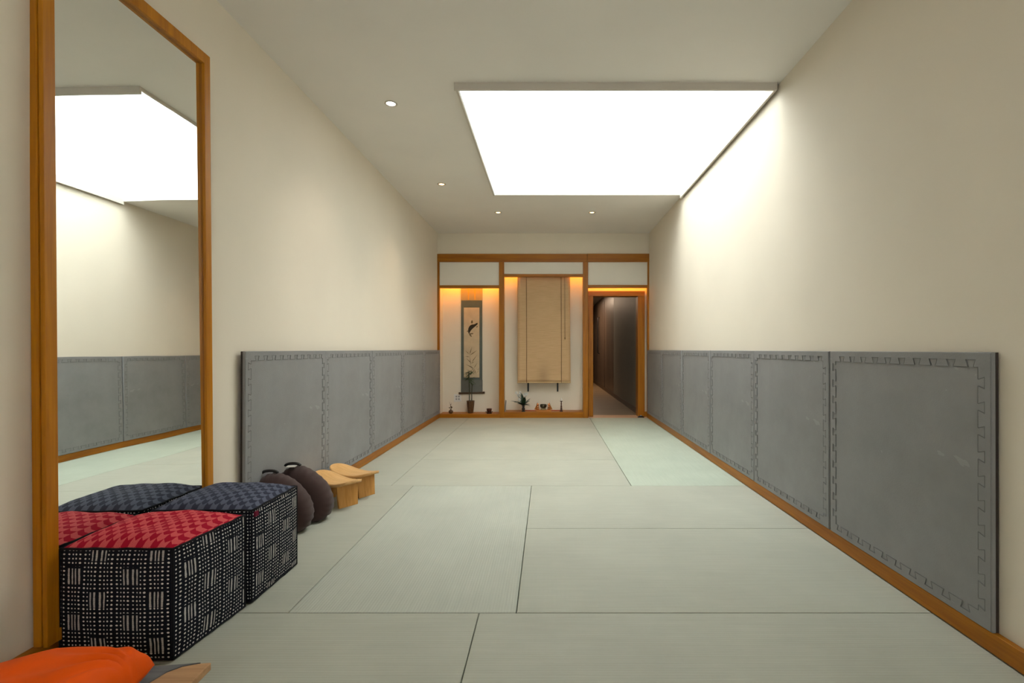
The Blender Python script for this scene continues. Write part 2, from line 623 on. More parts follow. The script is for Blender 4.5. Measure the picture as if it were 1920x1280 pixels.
struct('trim_2', bx(XL, P2[0] + 0.065, YB - 0.014, YB + 0.06, ZB0, ZB1), M['woodX'], 'long amber header beam over both alcoves', 'beam', 0.002)
struct('trim_3', bx(P2[0] + 0.067, XR, YB - 0.016, YB + 0.06, ZB0, ZB1 + 0.002), M['woodX'], 'short amber header beam over the doorway', 'beam', 0.002)
struct('trim_4', bx(P1[0], P1[1], YB - 0.01, YB + 0.075, -0.02, ZB0), M['woodZ'], 'amber post between the two alcoves', 'post', 0.002)
struct('trim_5', bx(P2[0], P2[1], YB - 0.01, YB + 0.075, -0.02, ZB0), M['woodZ'], 'amber post between the blind alcove and the doorway', 'post', 0.002)
struct('trim_6', bx(XL, -1.703, YB - 0.006, YB + 0.06, 0.0, ZB0), M['woodZ'], 'slim amber corner post beside the scroll alcove', 'post', 0.001)
struct('trim_7', bx(XR - 0.026, XR, YB - 0.006, YB + 0.06, 0.0, ZB0), M['woodZ'], 'slim amber corner post beside the doorway', 'post', 0.001)
struct('trim_8', bx(-1.703, P1[0], YB - 0.004, YB + 0.07, ZL, ZL + 0.042), M['woodX'], 'amber lintel over the scroll alcove', 'lintel', 0.002)
struct('trim_9', bx(P1[1], P2[0] + 0.012, YB - 0.012, YB + 0.07, ZC, ZC + 0.04), M['woodX'], 'amber lintel over the blind alcove', 'lintel', 0.002)
struct('trim_10', bx(P2[1], XR - 0.026, YB - 0.004, YB + 0.07, ZR, ZR + 0.042), M['woodX'], 'amber lintel over the doorway recess', 'lintel', 0.002)
SH = 0.058
struct('trim_11', bx(-1.703, P1[0], YB - 0.002, YA, -0.02, SH), M['woodX'], 'low wooden alcove shelf below the hanging scroll', 'shelf', 0.003)
struct('trim_12', bx(P1[1], P2[0], YB - 0.004, YA, -0.02, 0.09), M['woodX'], 'low wooden alcove shelf below the tan blind', 'shelf', 0.003)

# door casing and threshold
YF = 7.872
bm = bmesh.new()
box(bm, 0.650, 0.727, YF, YD + 0.12, 0.0, 1.93)
box(bm, 1.442, 1.552, YF, YD + 0.12, 0.0, 1.93)
door = struct('door_1', bm, M['door_wood'], 'amber timber door casing of the open doorway', 'door frame', 0.003)
link_mesh('head_casing', bx(0.650, 1.552, YF - 0.006, YD + 0.12, 1.925, 2.005), M['woodX'], door, 0.003)
M['threshold'] = mat_wood('threshold_wood', (0.50, 0.29, 0.16), (0.62, 0.38, 0.22), 'X')
struct('trim_13', bx(P2[1], 1.57, YB + 0.004, 8.10, -0.034, -0.004), M['threshold'], 'pale wooden threshold board in the doorway', 'threshold', 0.002)
struct('trim_14', bx(1.552, XR - 0.002, YF + 0.02, YD, 0.0, 0.075), M['woodX'], 'short baseboard between the casing and the corner', 'baseboard', 0.001)

# corridor behind the doorway
M['hall_floor'] = mat_wood('hall_floor_wood', (0.17, 0.115, 0.065), (0.28, 0.195, 0.115), 'X', 0.45, 0.5)
bm = bmesh.new()
k = 0
y = 8.10
while y < 17.2:
    box(bm, 0.2, 1.60, y, y + 0.118, -0.04, -0.004)
    y += 0.12
struct('floor_corridor', bm, M['hall_floor'], 'brown plank floor of the dark corridor', 'floor')


def mat_hall():
    m, t, p = nt('dark_lacquered_panel', 0.4)
    f = noise_tex(t, coords(t, (1, 3.5, 0.25)), 1.0, 5, 0.6)
    t.links.new(ramp(t, f, [(0.3, (0.065, 0.042, 0.028)), (0.7, (0.13, 0.085, 0.058))]), p.inputs['Base Color'])
    g = noise_tex(t, coords(t, (1, 9, 30)), 1.0, 3)
    bump(t, p, g, 0.06, 0.004)
    p.inputs['Specular IOR Level'].default_value = 0.5
    return m


M['hall'] = mat_hall()
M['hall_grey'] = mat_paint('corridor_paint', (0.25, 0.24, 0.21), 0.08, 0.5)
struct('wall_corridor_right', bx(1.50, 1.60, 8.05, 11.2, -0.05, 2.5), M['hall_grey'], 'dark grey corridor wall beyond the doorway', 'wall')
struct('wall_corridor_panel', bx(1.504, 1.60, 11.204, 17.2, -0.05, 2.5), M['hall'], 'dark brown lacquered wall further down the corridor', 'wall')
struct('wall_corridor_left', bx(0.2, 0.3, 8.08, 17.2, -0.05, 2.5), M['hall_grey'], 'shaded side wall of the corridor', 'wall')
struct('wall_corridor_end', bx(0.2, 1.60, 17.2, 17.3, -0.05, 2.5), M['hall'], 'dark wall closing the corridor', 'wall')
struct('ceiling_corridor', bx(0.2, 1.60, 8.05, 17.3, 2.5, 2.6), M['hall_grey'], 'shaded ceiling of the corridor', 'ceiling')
struct('baseboard_corridor', bx(1.485, 1.502, 8.05, 17.2, -0.004, 0.085), M['dark_woodY'], 'dark baseboard along the corridor wall', 'baseboard')
dh = bmesh.new()
tube(dh, [(1.505, 14.25, 0.95), (1.455, 14.25, 0.97), (1.45, 14.25, 1.1), (1.45, 14.25, 1.85), (1.455, 14.25, 1.98), (1.505, 14.25, 2.0)], 0.016, 10)
d2 = struct('door_2', bx(1.496, 1.512, 13.0, 14.4, 0.09, 2.35), M['hall'], 'dark flush door in the corridor with a long pull', 'door')
link_mesh('handle', dh, M['black'], d2, 0, True)
area_light('corridor_fill', (0.75, 13.4, 2.46), (0, 0, 0), 0.3, 2.4, 26, (1.0, 0.72, 0.50))  # unseen fill light, added to bring up the dark corridor walls

# ------------------------------------------------------------------ cove lights behind the lintels
LED = (1.0, 0.38, 0.02)
M['led'] = mat_emit('amber_led', LED, 4)


def cove(x0, x1, z, y, label, power):
    o = link_mesh('led_strip', bx(x0, x1, y, y + 0.014, z, z + 0.008), M['led'])
    tag(o, label, 'light strip', 'amber strip lights in the alcoves')
    area_light('cove_lamp', ((x0 + x1) / 2, y + 0.025, z - 0.006), (math.radians(20), 0, 0), x1 - x0, 0.02, power, LED)
    return o


cove(-1.70, P1[0] - 0.005, ZL + 0.15, YB + 0.10, 'amber strip light behind the lintel of the scroll alcove', 1.7)
cove(P1[1] + 0.005, P2[0] - 0.005, ZC + 0.13, YB + 0.10, 'amber strip light behind the lintel of the blind alcove', 2.3)
cove(P2[1] + 0.005, XR - 0.03, ZR + 0.13, YB + 0.08, 'amber strip light behind the lintel of the doorway', 1.0)

# ------------------------------------------------------------------ tatami mats
TG = 'tatami mats covering the floor'
G = 0.0016
for (x0, x1, y0, y1, mk, lb) in (
        (-1.70, -0.28, 1.07, 2.007, 'tatami_x', 'tatami mat under the red topped ottoman and the orange cushion'),
        (-0.28, 1.567, 1.07, 2.007, 'tatami_x', 'tatami mat reaching the free edged wall mat opposite the mirror'),
        (-1.70, -1.06, 2.007, 3.88, 'tatami_x', 'narrow tatami mat that carries the brown cushions and the small benches'),
        (-1.06, -0.128, 2.007, 3.88, 'tatami_y', 'pale tatami mat laid lengthwise in the middle of the floor'),
        (-0.128, 1.567, 2.007, 2.954, 'tatami_x', 'broad tatami mat under the skylight, second row from the front'),
        (-0.128, 1.567, 2.954, 3.88, 'tatami_x', 'broad tatami mat under the skylight, third row from the front'),
        (-1.70, -1.235, 3.88, 5.75, 'tatami_x', 'narrow tatami strip along the mirror wall just past the wooden benches'),
        (-1.70, -1.235, 5.75, YB, 'tatami_x', 'narrow tatami strip along the mirror wall ending at the scroll alcove'),
        (-1.235, 0.658, 3.88, 4.80, 'tatami_x', 'wide tatami mat, fourth row from the blind alcove'),
        (-1.235, 0.658, 4.80, 5.72, 'tatami_x', 'wide tatami mat, third row from the blind alcove'),
        (-1.235, 0.658, 5.72, 6.66, 'tatami_x', 'wide tatami mat, second row from the blind alcove'),
        (-1.235, 0.658, 6.66, YB, 'tatami_x', 'wide tatami mat touching the shelf of the blind alcove'),
        (0.658, 1.567, 3.88, 6.66, 'tatami_green', 'light green tatami mat on the way to the doorway'),
        (0.658, 1.567, 6.66, YB, 'tatami_green', 'short light green tatami mat at the threshold of the doorway')):
    o = link_mesh('tatami_mat', bx(x0 + G, x1 - G, y0 + G, y1 - G, -0.035, random.uniform(-0.0012, 0.0)), M[mk], None, 0.0035)
    tag(o, lb, 'tatami mat', TG)

# ------------------------------------------------------------------ foam wall mats


def jigsaw_border(n=10, size=0.99, d0=0.027, d1=0.054):
    """border strip with dovetail teeth in the plane (u, z), as one raised mesh"""
    cu = bpy.data.curves.new('border_curve', 'CURVE')
    cu.dimensions = '2D'
    cu.fill_mode = 'BOTH'
    cu.extrude = 0.002
    outer = [(0.004, 0.004), (size - 0.004, 0.004), (size - 0.004, size - 0.004), (0.004, size - 0.004)]
    side = []                      # distance from edge along one side
    L = size - 2 * d1
    pitch = L / n
    for k in range(n):
        s = d1 + k * pitch
        side += [(s + pitch * 0.22, d1), (s + pitch * 0.12, d0), (s + pitch * 0.60, d0), (s + pitch * 0.50, d1)]
    inner = []
    D = d1
    for (s, d) in side:
        inner.append((s, d))
    inner.append((size - D, D))
    for (s, d) in side:
        inner.append((size - d, s))
    inner.append((size - D, size - D))
    for (s, d) in side:
        inner.append((size - s, size - d))
    inner.append((D, size - D))
    for (s, d) in side:
        inner.append((d, size - s))
    inner.append((D, D))
    for pts in (outer, inner):
        sp = cu.splines.new('POLY')
        sp.points.add(len(pts) - 1)
        for q, (a, b) in zip(sp.points, pts):
            q.co = (a, b, 0, 1)
        sp.use_cyclic_u = True
    tmp = bpy.data.objects.new('border_tmp', cu)
    C.objects.link(tmp)
    bpy.context.view_layer.update()
    me = bpy.data.meshes.new_from_object(tmp.evaluated_get(bpy.context.evaluated_depsgraph_get()))
    bpy.data.objects.remove(tmp)
    bpy.data.curves.remove(cu)
    me.name = 'border'
    me.materials.clear()
    me.materials.append(M['foam'])
    gb = bmesh.new()
    for a, b in zip(inner, inner[1:] + inner[:1]):
        tube(gb, [(a[0], a[1], 0.0016), (b[0], b[1], 0.0014)], 0.0017, 5)
    gm_ = bpy.data.meshes.new('border_groove')
    gb.to_mesh(gm_)
    gb.free()
    gm_.materials.append(M['foam_groove'])
    return me, gm_


M['foam_groove'] = mat_plain('groove_shade', (0.175, 0.172, 0.175), 0.6)
border_me, groove_me = jigsaw_border()
MS = 0.99


def wall_mat(label):
    t_ = thing('wall_mat', label, 'foam mat', group='grey foam mats along the walls')
    # local: u along +X, outward along -Y, up along Z ; back at y = 0
    link_mesh('foam_pad', bx(0, MS, -0.024, -0.010, 0, MS), M['foam'], t_, 0.003)
    link_mesh('backing', bx(0.001, MS - 0.001, -0.010, 0, 0.001, MS - 0.001), M['foam_back'], t_)['label'] = 'dark brown backing layer'
    b = bpy.data.objects.new('border', border_me)
    C.objects.link(b)
    b.parent = t_
    b.rotation_euler = (PI / 2, 0, 0)
    b.location = (0, -0.0245, 0)
    b['label'] = 'embossed jigsaw edge'
    g = bpy.data.objects.new('groove', groove_me)
    C.objects.link(g)
    g.parent = b
    g['label'] = 'dark jigsaw seam line'
    return t_


proto = None
right_lab = ['grey foam mat with a free dark edge, on the wall opposite the mirror',
             'grey foam mat opposite the mirror, second from the free end of its row',
             'grey foam mat below the skylight, third from the free end of its row',
             'grey foam mat below the skylight, fourth from the free end of its row',
             'grey foam mat on the doorway side wall, next to last before the corner',
             'grey foam mat in the corner beside the doorway']
for k, lb in enumerate(right_lab):
    y = 1.729 + k * 1.0
    jit = random.uniform(0, 0.003)
    rot = (random.uniform(0.001, 0.005), 0, -PI / 2 + random.uniform(-0.004, 0.004))
    # faces -X : outward (-Y local) -> -X world needs rotation of -90 deg, u runs to -Y
    loc = (1.5885 - 0.0, y + MS + 0.004, 0.0725)
    if proto is None:
        proto = wall_mat(lb)
        proto.location, proto.rotation_euler = loc, rot
    else:
        dup(proto, loc, rot, lb)
left_lab = ['grey foam mat with a dark free edge behind the brown cushions',
            'grey foam mat above the small wooden benches, second from the free end of its row',
            'grey foam mat on the mirror wall, middle one of its row of five',
            'grey foam mat on the mirror wall, next to last before the scroll alcove',
            'grey foam mat in the corner beside the scroll alcove']
for k, lb in enumerate(left_lab):
    y = 2.746 + k * 0.995
    rot = (random.uniform(0.001, 0.005), 0, PI / 2 + random.uniform(-0.004, 0.004))
    dup(proto, (-1.7295 + 0.012, y + 0.002, 0.0725), rot, lb)

# ------------------------------------------------------------------ mirror
lean = math.radians(0.45)
mir = thing('wall_mirror', 'tall wood framed mirror leaning on the cream wall behind the cube ottomans', 'mirror', (-1.722, 0, 0.074))
mir.rotation_euler = (0, -lean, 0)
MY0, MY1, MH, FW = 1.646, 2.468, 2.462, 0.042


def frame_bars(x0, x1, ins=0.0, wd=FW):
    bm = bmesh.new()
    a, b, c, d = MY0 + ins, MY1 - ins, ins, MH - ins
    box(bm, x0, x1, a, a + wd, c, d)
    box(bm, x0, x1, b - wd, b, c, d)
    box(bm, x0, x1, a + wd, b - wd, d - wd - 0.012, d)
    box(bm, x0, x1, a + wd, b - wd, c, c + wd)
    return bm


link_mesh('frame', frame_bars(0.034, 0.049), M['frame_wood'], mir, 0.002)
link_mesh('frame_groove', frame_bars(0.027, 0.034, 0.007, FW - 0.007), M['woodZ'], mir)
link_mesh('back_moulding', frame_bars(0.0, 0.027, 0.001, FW), M['frame_wood'], mir, 0.002)
gl_o = link_mesh('glass', bx(0.0275, 0.031, MY0 + 0.03, MY1 - 0.03, 0.03, MH - 0.03), M['mirror'], mir)
gl_o.rotation_euler = (0, -math.radians(0.18), 0)
gl_o.location = (0.004, 0, 0)

# ------------------------------------------------------------------ cube ottomans


def ottoman(label, loc, rotz, w, d, h, top_mat, top_lab, seed, skew=0.0):
    t_ = thing('cube_ottoman', label, 'ottoman', loc, rotz, 'patterned cube ottomans by the mirror')
    B = 0.010

    def bul(u, v):
        return (1 - (2 * u - 1) ** 4) * (1 - (2 * v - 1) ** 4)

    def wob(p, k=0.003):
        q = noise.noise(Vector((p[0] * 9 + seed * 3, p[1] * 9, p[2] * 9)))
        return q * k
    bm = bmesh.new()
    N = 22
    x0, x1, y0, y1 = -w / 2, w / 2, -d / 2, d / 2

    def side(pa, pb, nrm, off):
        ln = math.hypot(pb[0] - pa[0], pb[1] - pa[1])

        def f(u, v):
            x = pa[0] + (pb[0] - pa[0]) * u
            y = pa[1] + (pb[1] - pa[1]) * u
            e = bul(u, v) * (B + wob((x, y, v * h)))
            return (x + nrm[0] * e, y + nrm[1] * e, 0.003 + v * (h - 0.003))
        patch(bm, N, N, f, lambda u, v: (off + u * ln, v * h + seed * 0.05))
    side((x0, y0), (x1, y0), (0, -1), 0.0)
    side((x1, y0), (x1, y1), (1, 0), w)
    side((x1, y1), (x0, y1), (0, 1), w + d)
    side((x0, y1), (x0, y0), (-1, 0), w + d + w)
    patch(bm, 2, 2, lambda u, v: (x0 + u * w, y0 + v * d, 0.003), lambda u, v: (u * w, v * d))
    def slump(bm):
        for q in bm.verts:
            q.co.x += skew * q.co.y * (q.co.x - x0) / w
        return bm
    link_mesh('body', slump(bm), M['dots'], t_, 0, True, weld=True)['label'] = 'navy side cover with white dots'

    bm = bmesh.new()

    def ft(u, v):
        z = h + 0.042 * bul(u, v) ** 0.8 + bul(u, v) * wob((u * 0.5, v * 0.5, 0), 0.012)
        return (x0 + u * w, y0 + v * d, z)
    patch(bm, N, N, ft, lambda u, v: (u * w, v * d))
    link_mesh('top_panel', slump(bm), top_mat, t_, 0, True)['label'] = top_lab
    bm = bmesh.new()
    loop = [(x0, y0), (x1, y0), (x1, y1), (x0, y1), (x0, y0)]
    for z, r in ((h, 0.0048), (0.007, 0.004)):
        for a_, b_ in zip(loop, loop[1:]):
            pts = [(a_[0] + (b_[0] - a_[0]) * k / 10, a_[1] + (b_[1] - a_[1]) * k / 10, z + (0.0015 * sin(k * 2.1 + seed) if 0 < k < 10 else 0)) for k in range(11)]
            tube(bm, pts, r, 8)
    for a_ in loop[:4]:
        tube(bm, [(a_[0], a_[1], 0.008 + (h - 0.008) * k / 6) for k in range(7)], 0.004, 8)
    link_mesh('piping', slump(bm), M['piping'], t_, 0, True)['label'] = 'black piping'
    if seed == 2:
        link_mesh('maker_tag', bx(x1 + 0.002, x1 + 0.010, y0 + 0.012, y0 + 0.034, h - 0.030, h - 0.010), M['tag_red'], t_)['label'] = 'tiny dark red tag'
    return t_


M['tag_red'] = mat_cloth('tag_red', (0.16, 0.01, 0.03))
o1 = ottoman('cube ottoman with a red checked top and dotted navy sides beside the mirror', (-1.4765, 1.870, 0), math.radians(-0.4), 0.405, 0.350, 0.385,
             M['red_top'], 'red checked top', 1, 0.085)
o2 = ottoman('cube ottoman with a slate blue checked top, behind the red topped one', (-1.460, 2.264, 0), math.radians(0.0), 0.420, 0.372, 0.392,
             M['blue_top'], 'slate blue checked top', 2)

# ------------------------------------------------------------------ zafu cushions


def zafu(label, loc, rotz, seed, R=0.163, TH=0.088):
    t_ = thing('meditation_cushion', label, 'cushion', loc, rotz, 'dark brown meditation cushions')
    bm = bmesh.new()
    NT, NS = 96, 28

    def f(u, v):
        a = 2 * PI * u
        s = PI * v
        pr = (sin(s)) ** 0.55
        ax = -cos(s)
        ax = math.copysign(abs(ax) ** 0.8, ax)
        rr = R * pr * (1 + 0.038 * pr ** 6 * -abs(cos(13 * a)) + 0.01 * pr ** 6 + 0.03 * noise.noise(Vector((cos(a) * 2 + seed, sin(a) * 2, v * 3))))
        th = TH * (1 + 0.14 * -sin(a) * pr)
        x, z, y = rr * cos(a), rr * sin(a), ax * th
        # slumps: wider and lower at the base, top leans to the wall
        k = (R - z) / (2 * R)
        x *= 0.86 + 0.24 * k
        x += -0.115 * (1 - k) + 0.03
        z = z * 1.06 + R
        y += 0.05 * (1 - k)
        return (x, y, max(z, 0.0))
    patch(bm, NT, NS, f)
    link_mesh('cushion_body', bm, M['brown'], t_, 0, True, weld=True)
    bm = bmesh.new()
    tube(bm, [(-0.105 + 0.045 * cos(PI * k / 10) + 0.0, 0.045, 0.335 + 0.016 * sin(PI * k / 10)) for k in range(11)], 0.009, 8)
    link_mesh('carry_strap', bm, M['black'], t_, 0, True)['label'] = 'black carry strap'
    return t_


z1_ = zafu('dark brown round cushion on edge touching the blue topped ottoman', (-1.545, 2.90, 0.0), math.radians(8), 1.3)
z2_ = zafu('dark brown round cushion on edge between another cushion and the wooden benches', (-1.505, 3.09, 0.0), math.radians(8), 4.1)
tg = link_mesh('care_label', bx(-0.128, -0.075, -0.012, 0.028, 0.338, 0.342), M['white_tag'], z2_)
tg['label'] = 'small white care label'

# ------------------------------------------------------------------ seiza benches


def seat_mesh(L, Wd, th, k):
    bm = bmesh.new()

    def f_top(u, v, dz=0.0, sh=1.0):
        s = -cos(PI * u)
        wv = max(0.0, 1 - abs(s) ** 4.5) ** 0.5
        x = s * L / 2 * sh
        y = (2 * v - 1) * Wd / 2 * wv * sh
        return (x, y, k * (2 * x / L) ** 2 * 1.0 + dz - 0.004 * (y / (Wd / 2)) ** 2)
    patch(bm, 30, 10, lambda u, v: f_top(u, v, th))
    patch(bm, 30, 10, lambda u, v: f_top(u, v, 0.0, 0.985))
    # rim
    for v in (0, 1):
        patch(bm, 30, 1, lambda u, q, v=v: f_top(u, v, th * q, 0.985 + 0.015 * q))
    return bm


def seiza(label, loc, rotz):
    t_ = thing('kneeling_bench', label, 'bench', loc, rotz, 'small wooden kneeling benches')
    o = link_mesh('seat', seat_mesh(0.46, 0.185, 0.020, 0.036), M['bench_wood'], t_, 0, True, weld=True)
    o.location = (0, 0, 0.138)
    for s in (-1, 1):
        bm = bmesh.new()
        w0, w1 = 0.070, 0.079
        x0, x1 = s * 0.138, s * 0.122
        pts = [(-w0, 0.0), (w0, 0.0), (w1, 0.149), (-w1, 0.149)]
        A = [bm.verts.new((x0 - 0.009, p[0], p[1])) if p[1] == 0 else bm.verts.new((x1 - 0.009, p[0], p[1])) for p in pts]
        B = [bm.verts.new((x0 + 0.009, p[0], p[1])) if p[1] == 0 else bm.verts.new((x1 + 0.009, p[0], p[1])) for p in pts]
        bm.faces.new(A)
        bm.faces.new(B[::-1])
        for q in range(4):
            bm.faces.new((A[q], B[q], B[(q + 1) % 4], A[(q + 1) % 4]))
        link_mesh('leg', bm, M['bench_leg'], t_, 0.002)
    return t_


b1 = seiza('pale wooden kneeling bench next to the brown cushions', (-1.478, 3.45, 0), math.radians(-36))
b2 = dup(b1, (-1.445, 3.672, 0), (0, 0, math.radians(-31)), 'pale wooden kneeling bench at the far end of the floor row, past the other bench')

# ------------------------------------------------------------------ low bench and orange cushion in front
lb_ = thing('low_bench', 'low wooden bench with a grey pad, its corner showing under the orange cushion', 'bench', (0, 0, 0))
bm = bmesh.new()
prism(bm, [(-1.36, 1.13), (-0.975, 1.13), (-0.992, 1.452), (-1.36, 1.405)], 'Z', 0.128, 0.150)
M['bench_front'] = mat_wood('oak_plank', (0.36, 0.19, 0.085), (0.50, 0.29, 0.14), 'X', 0.55, 1.2)
link_mesh('seat', bm, M['bench_front'], lb_, 0.003)
bm = bmesh.new()
prism(bm, [(-1.35, 1.14), (-1.13, 1.14), (-1.118, 1.26), (-1.105, 1.35), (-1.088, 1.405), (-1.062, 1.432), (-1.02, 1.446), (-1.06, 1.440), (-1.35, 1.403)], 'Z', 0.150, 0.153)
link_mesh('pad', bm, M['grey_felt'], lb_)['label'] = 'grey felt pad'
for x in (-1.30, -1.07):
    link_mesh('leg', bx(x - 0.011, x + 0.011, 1.16, 1.38, 0, 0.128), M['bench_leg'], lb_, 0.002)

bm = bmesh.new()
CX, CY, HX, HY = -1.352, 1.135, 0.283, 0.232


def cush(side):
    def f(u, v):
        a, b = 2 * u - 1, 2 * v - 1
        # rounded square
        x = a * math.sqrt(1 - 0.05 * b * b)
        y = b * math.sqrt(1 - 0.16 * a * a)
        e = max(0.0, (1 - abs(a) ** 9) * (1 - abs(b) ** 5)) ** 0.4
        X, Y = CX + x * HX, CY + y * HY
        base = 0.193 + 0.016 * a
        if X < -1.33:
            base -= 0.22 * (-1.33 - X)
        # gathered creases running out of the end corner
        dx, dy = 1.05 - a, 0.6 - b
        ang = math.atan2(dy, dx)
        rad = math.hypot(dx, dy)
        wr = 0.009 * sin(ang * 13 + 2 * noise.noise(Vector((a * 2, b * 2, 0.4)))) * math.exp(-rad * 1.3)
        wr += 0.006 * noise.noise(Vector((a * 2.1, b * 2.1, 2.0)))
        tz = 0.088 * e if side > 0 else -0.036 * e
        z = base + tz + (wr * e if side > 0 else 0)
        if side < 0 and X > -1.37:
            z = max(z, 0.1545)
        return (X, Y, z)
    return f


patch(bm, 72, 60, cush(1))
patch(bm, 72, 60, cush(-1))
oc = link_mesh('floor_cushion', bm, M['orange'], None, 0, True, weld=True)
tag(oc, 'bright orange cushion lying on the low bench in front of the red topped ottoman', 'cushion')

# ------------------------------------------------------------------ downlights
M['bulb_cool'] = mat_emit('cool_bulb', (1.0, 0.93, 0.88), 30)
M['bulb_warm'] = mat_emit('warm_bulb', (1.0, 0.62, 0.26), 3.2)
M['chrome'] = mat_plain('brushed_ring', (0.55, 0.52, 0.47), 0.35, 0.6)


def downlight(x, y, m, col, power, label):
    t_ = thing('downlight', label, 'downlight', (x, y, H), 0, 'recessed ceiling downlights')
    bm = bmesh.new()
    lathe(bm, [(0.030, -0.0005), (0.033, -0.005), (0.046, -0.004), (0.048, -0.0005)], n=32)
    link_mesh('trim_ring', bm, M['chrome'], t_, 0, True)
    bm = bmesh.new()
    lathe(bm, [(0.0, -0.0075), (0.012, -0.007), (0.022, -0.0045), (0.028, -0.001), (0.030, -0.0005)], n=24)
    link_mesh('bulb', bm, m, t_, 0, True)['label'] = 'glowing bulb'
    d = bpy.data.lights.new('downlight_beam', 'SPOT')
    d.energy, d.color = power, col
    d.spot_size, d.spot_blend = math.radians(100), 0.9
    d.shadow_soft_size = 0.025
    o = bpy.data.objects.new('downlight_beam', d)
    C.objects.link(o)
    o.location = (x, y, H - 0.012)
    return t_


WARM = (1.0, 0.74, 0.45)
downlight(-1.165, 3.656, M['bulb_cool'], (1.0, 0.86, 0.72), 12, 'cool white downlight beside the near corner of the skylight')
downlight(-1.172, 5.437, M['bulb_warm'], WARM, 12, 'warm downlight beside the skylight, toward the mirror wall')
downlight(-0.661, 6.558, M['bulb_warm'], WARM, 12, 'warm downlight in front of the scroll alcove')
downlight(0.59, 6.558, M['bulb_warm'], WARM, 12, 'warm downlight in front of the doorway')

# ------------------------------------------------------------------ scroll alcove
Z0 = SH


def ax_(p, Y):
    return (p - 1027) / 923 * Y


def az_(p, Y):
    return 1.072 - (p - 655) / 923 * Y


YS = YA - 0.006
M['silk'] = mat_cloth('teal_silk', (0.125, 0.15, 0.135), 200)
M['silk_low'] = mat_cloth('grey_silk', (0.175, 0.18, 0.165), 200)
M['silk_top'] = mat_cloth('tan_silk', (0.42, 0.32, 0.17), 200)
M['paper'] = mat_cloth('aged_paper', (0.66, 0.53, 0.36), 60)
M['ink'] = mat_plain('sumi_ink', (0.030, 0.022, 0.012), 0.8, var=0.4)
M['ink_pale'] = mat_plain('pale_ink', (0.17, 0.12, 0.06), 0.8)
M['gold'] = mat_plain('gold_brocade', (0.60, 0.33, 0.05), 0.5)
sc = thing('hanging_scroll', 'hanging scroll painted with a dark carp above reeds, in a teal silk mount', 'scroll', (0, 0, 0))
xa, xb = ax_(864.3, YS), ax_(904.6, YS)
link_mesh('upper_mount', bx(xa, xb, YS - 0.003, YS + 0.004, az_(563, YS), 2.16), M['silk_top'], sc)['label'] = 'tan upper silk band'
link_mesh('silk_mount', bx(xa + 0.003, xb - 0.003, YS - 0.0035, YS + 0.004, az_(712, YS), az_(563, YS)), M['silk'], sc)
link_mesh('lower_mount', bx(xa + 0.001, xb + 0.001, YS - 0.003, YS + 0.004, az_(736, YS), az_(712, YS)), M['silk_low'], sc)['label'] = 'grey lower silk band'
pa, pb = ax_(869.8, YS), ax_(899.0, YS)
pt = link_mesh('painting', bx(pa, pb, YS - 0.0055, YS - 0.0035, az_(707.4, YS), az_(576.5, YS)), M['paper'], sc)
for p in (878.6, 890.6):
    link_mesh('hanging_strip', bx(ax_(p, YS) - 0.010, ax_(p, YS) + 0.010, YS - 0.006, YS - 0.003, az_(562, YS), 2.16), M['gold'], sc)['label'] = 'golden hanging strip'
bm = bmesh.new()
zr = az_(736.5, YS)
tube(bm, [(ax_(862.0, YS), YS - 0.014, zr - 0.004), (ax_(907.5, YS), YS - 0.014, zr + 0.006)], 0.013, 12)
ro = link_mesh('roller', bm, M['dark_woodX'], sc, 0, True)
for p, dz in ((862.0, -0.004), (907.5, 0.006)):
    bm = bmesh.new()
    tube(bm, [(ax_(p, YS) - 0.014, YS - 0.014, zr + dz), (ax_(p, YS) + 0.014, YS - 0.014, zr + dz)], 0.018, 12)
    link_mesh('knob', bm, M['dark_woodX'], ro, 0, True)


def cpt(px, py):  # point in the crop of the scroll (8x, origin 850,560)
    return (ax_(850 + px / 8, YS), az_(560 + py / 8, YS))


def ink_shape(bm, pts, d=0.001):
    prism(bm, [cpt(*p) for p in pts], 'Y', YS - 0.0055 - d, YS - 0.0045)


bm = bmesh.new()
ink_shape(bm, [(232, 522), (223, 495), (222, 470), (228, 440), (240, 415), (258, 396), (280, 386), (305, 384), (325, 378), (345, 366),
               (362, 362), (368, 370), (362, 384), (345, 400), (325, 418), (305, 434), (285, 452), (265, 474), (250, 498), (240, 520)], 0.0016)
link_mesh('carp', bm, M['ink'], pt)['label'] = 'dark painted carp'
for fin in ([(265, 362), (268, 335), (280, 320), (292, 330), (294, 360), (280, 372)],
            [(205, 490), (212, 472), (220, 486), (214, 500)],
            [(340, 425), (355, 410), (368, 408), (364, 424), (350, 430)]):
    bm = bmesh.new()
    ink_shape(bm, fin)
    link_mesh('carp_fin', bm, M['ink_pale'], pt)['label'] = 'pale painted fin'
bm = bmesh.new()
ink_shape(bm, [(238, 520), (255, 516), (285, 514), (304, 520), (290, 532), (262, 532), (280, 570), (262, 568), (244, 548), (234, 524)])
link_mesh('carp_tail', bm, M['ink_pale'], pt)['label'] = 'pale painted tail'
bm = bmesh.new()


def blade(a, b, w):
    (x0, y0), (x1, y1) = a, b
    l = math.hypot(x1 - x0, y1 - y0)
    nx, ny = -(y1 - y0) / l * w, (x1 - x0) / l * w
    mx_, my_ = x0 + (x1 - x0) * 0.4, y0 + (y1 - y0) * 0.4
    ink_shape(bm, [(x0, y0), (mx_ + nx, my_ + ny), (x1, y1), (mx_ - nx, my_ - ny)], 0.0008)


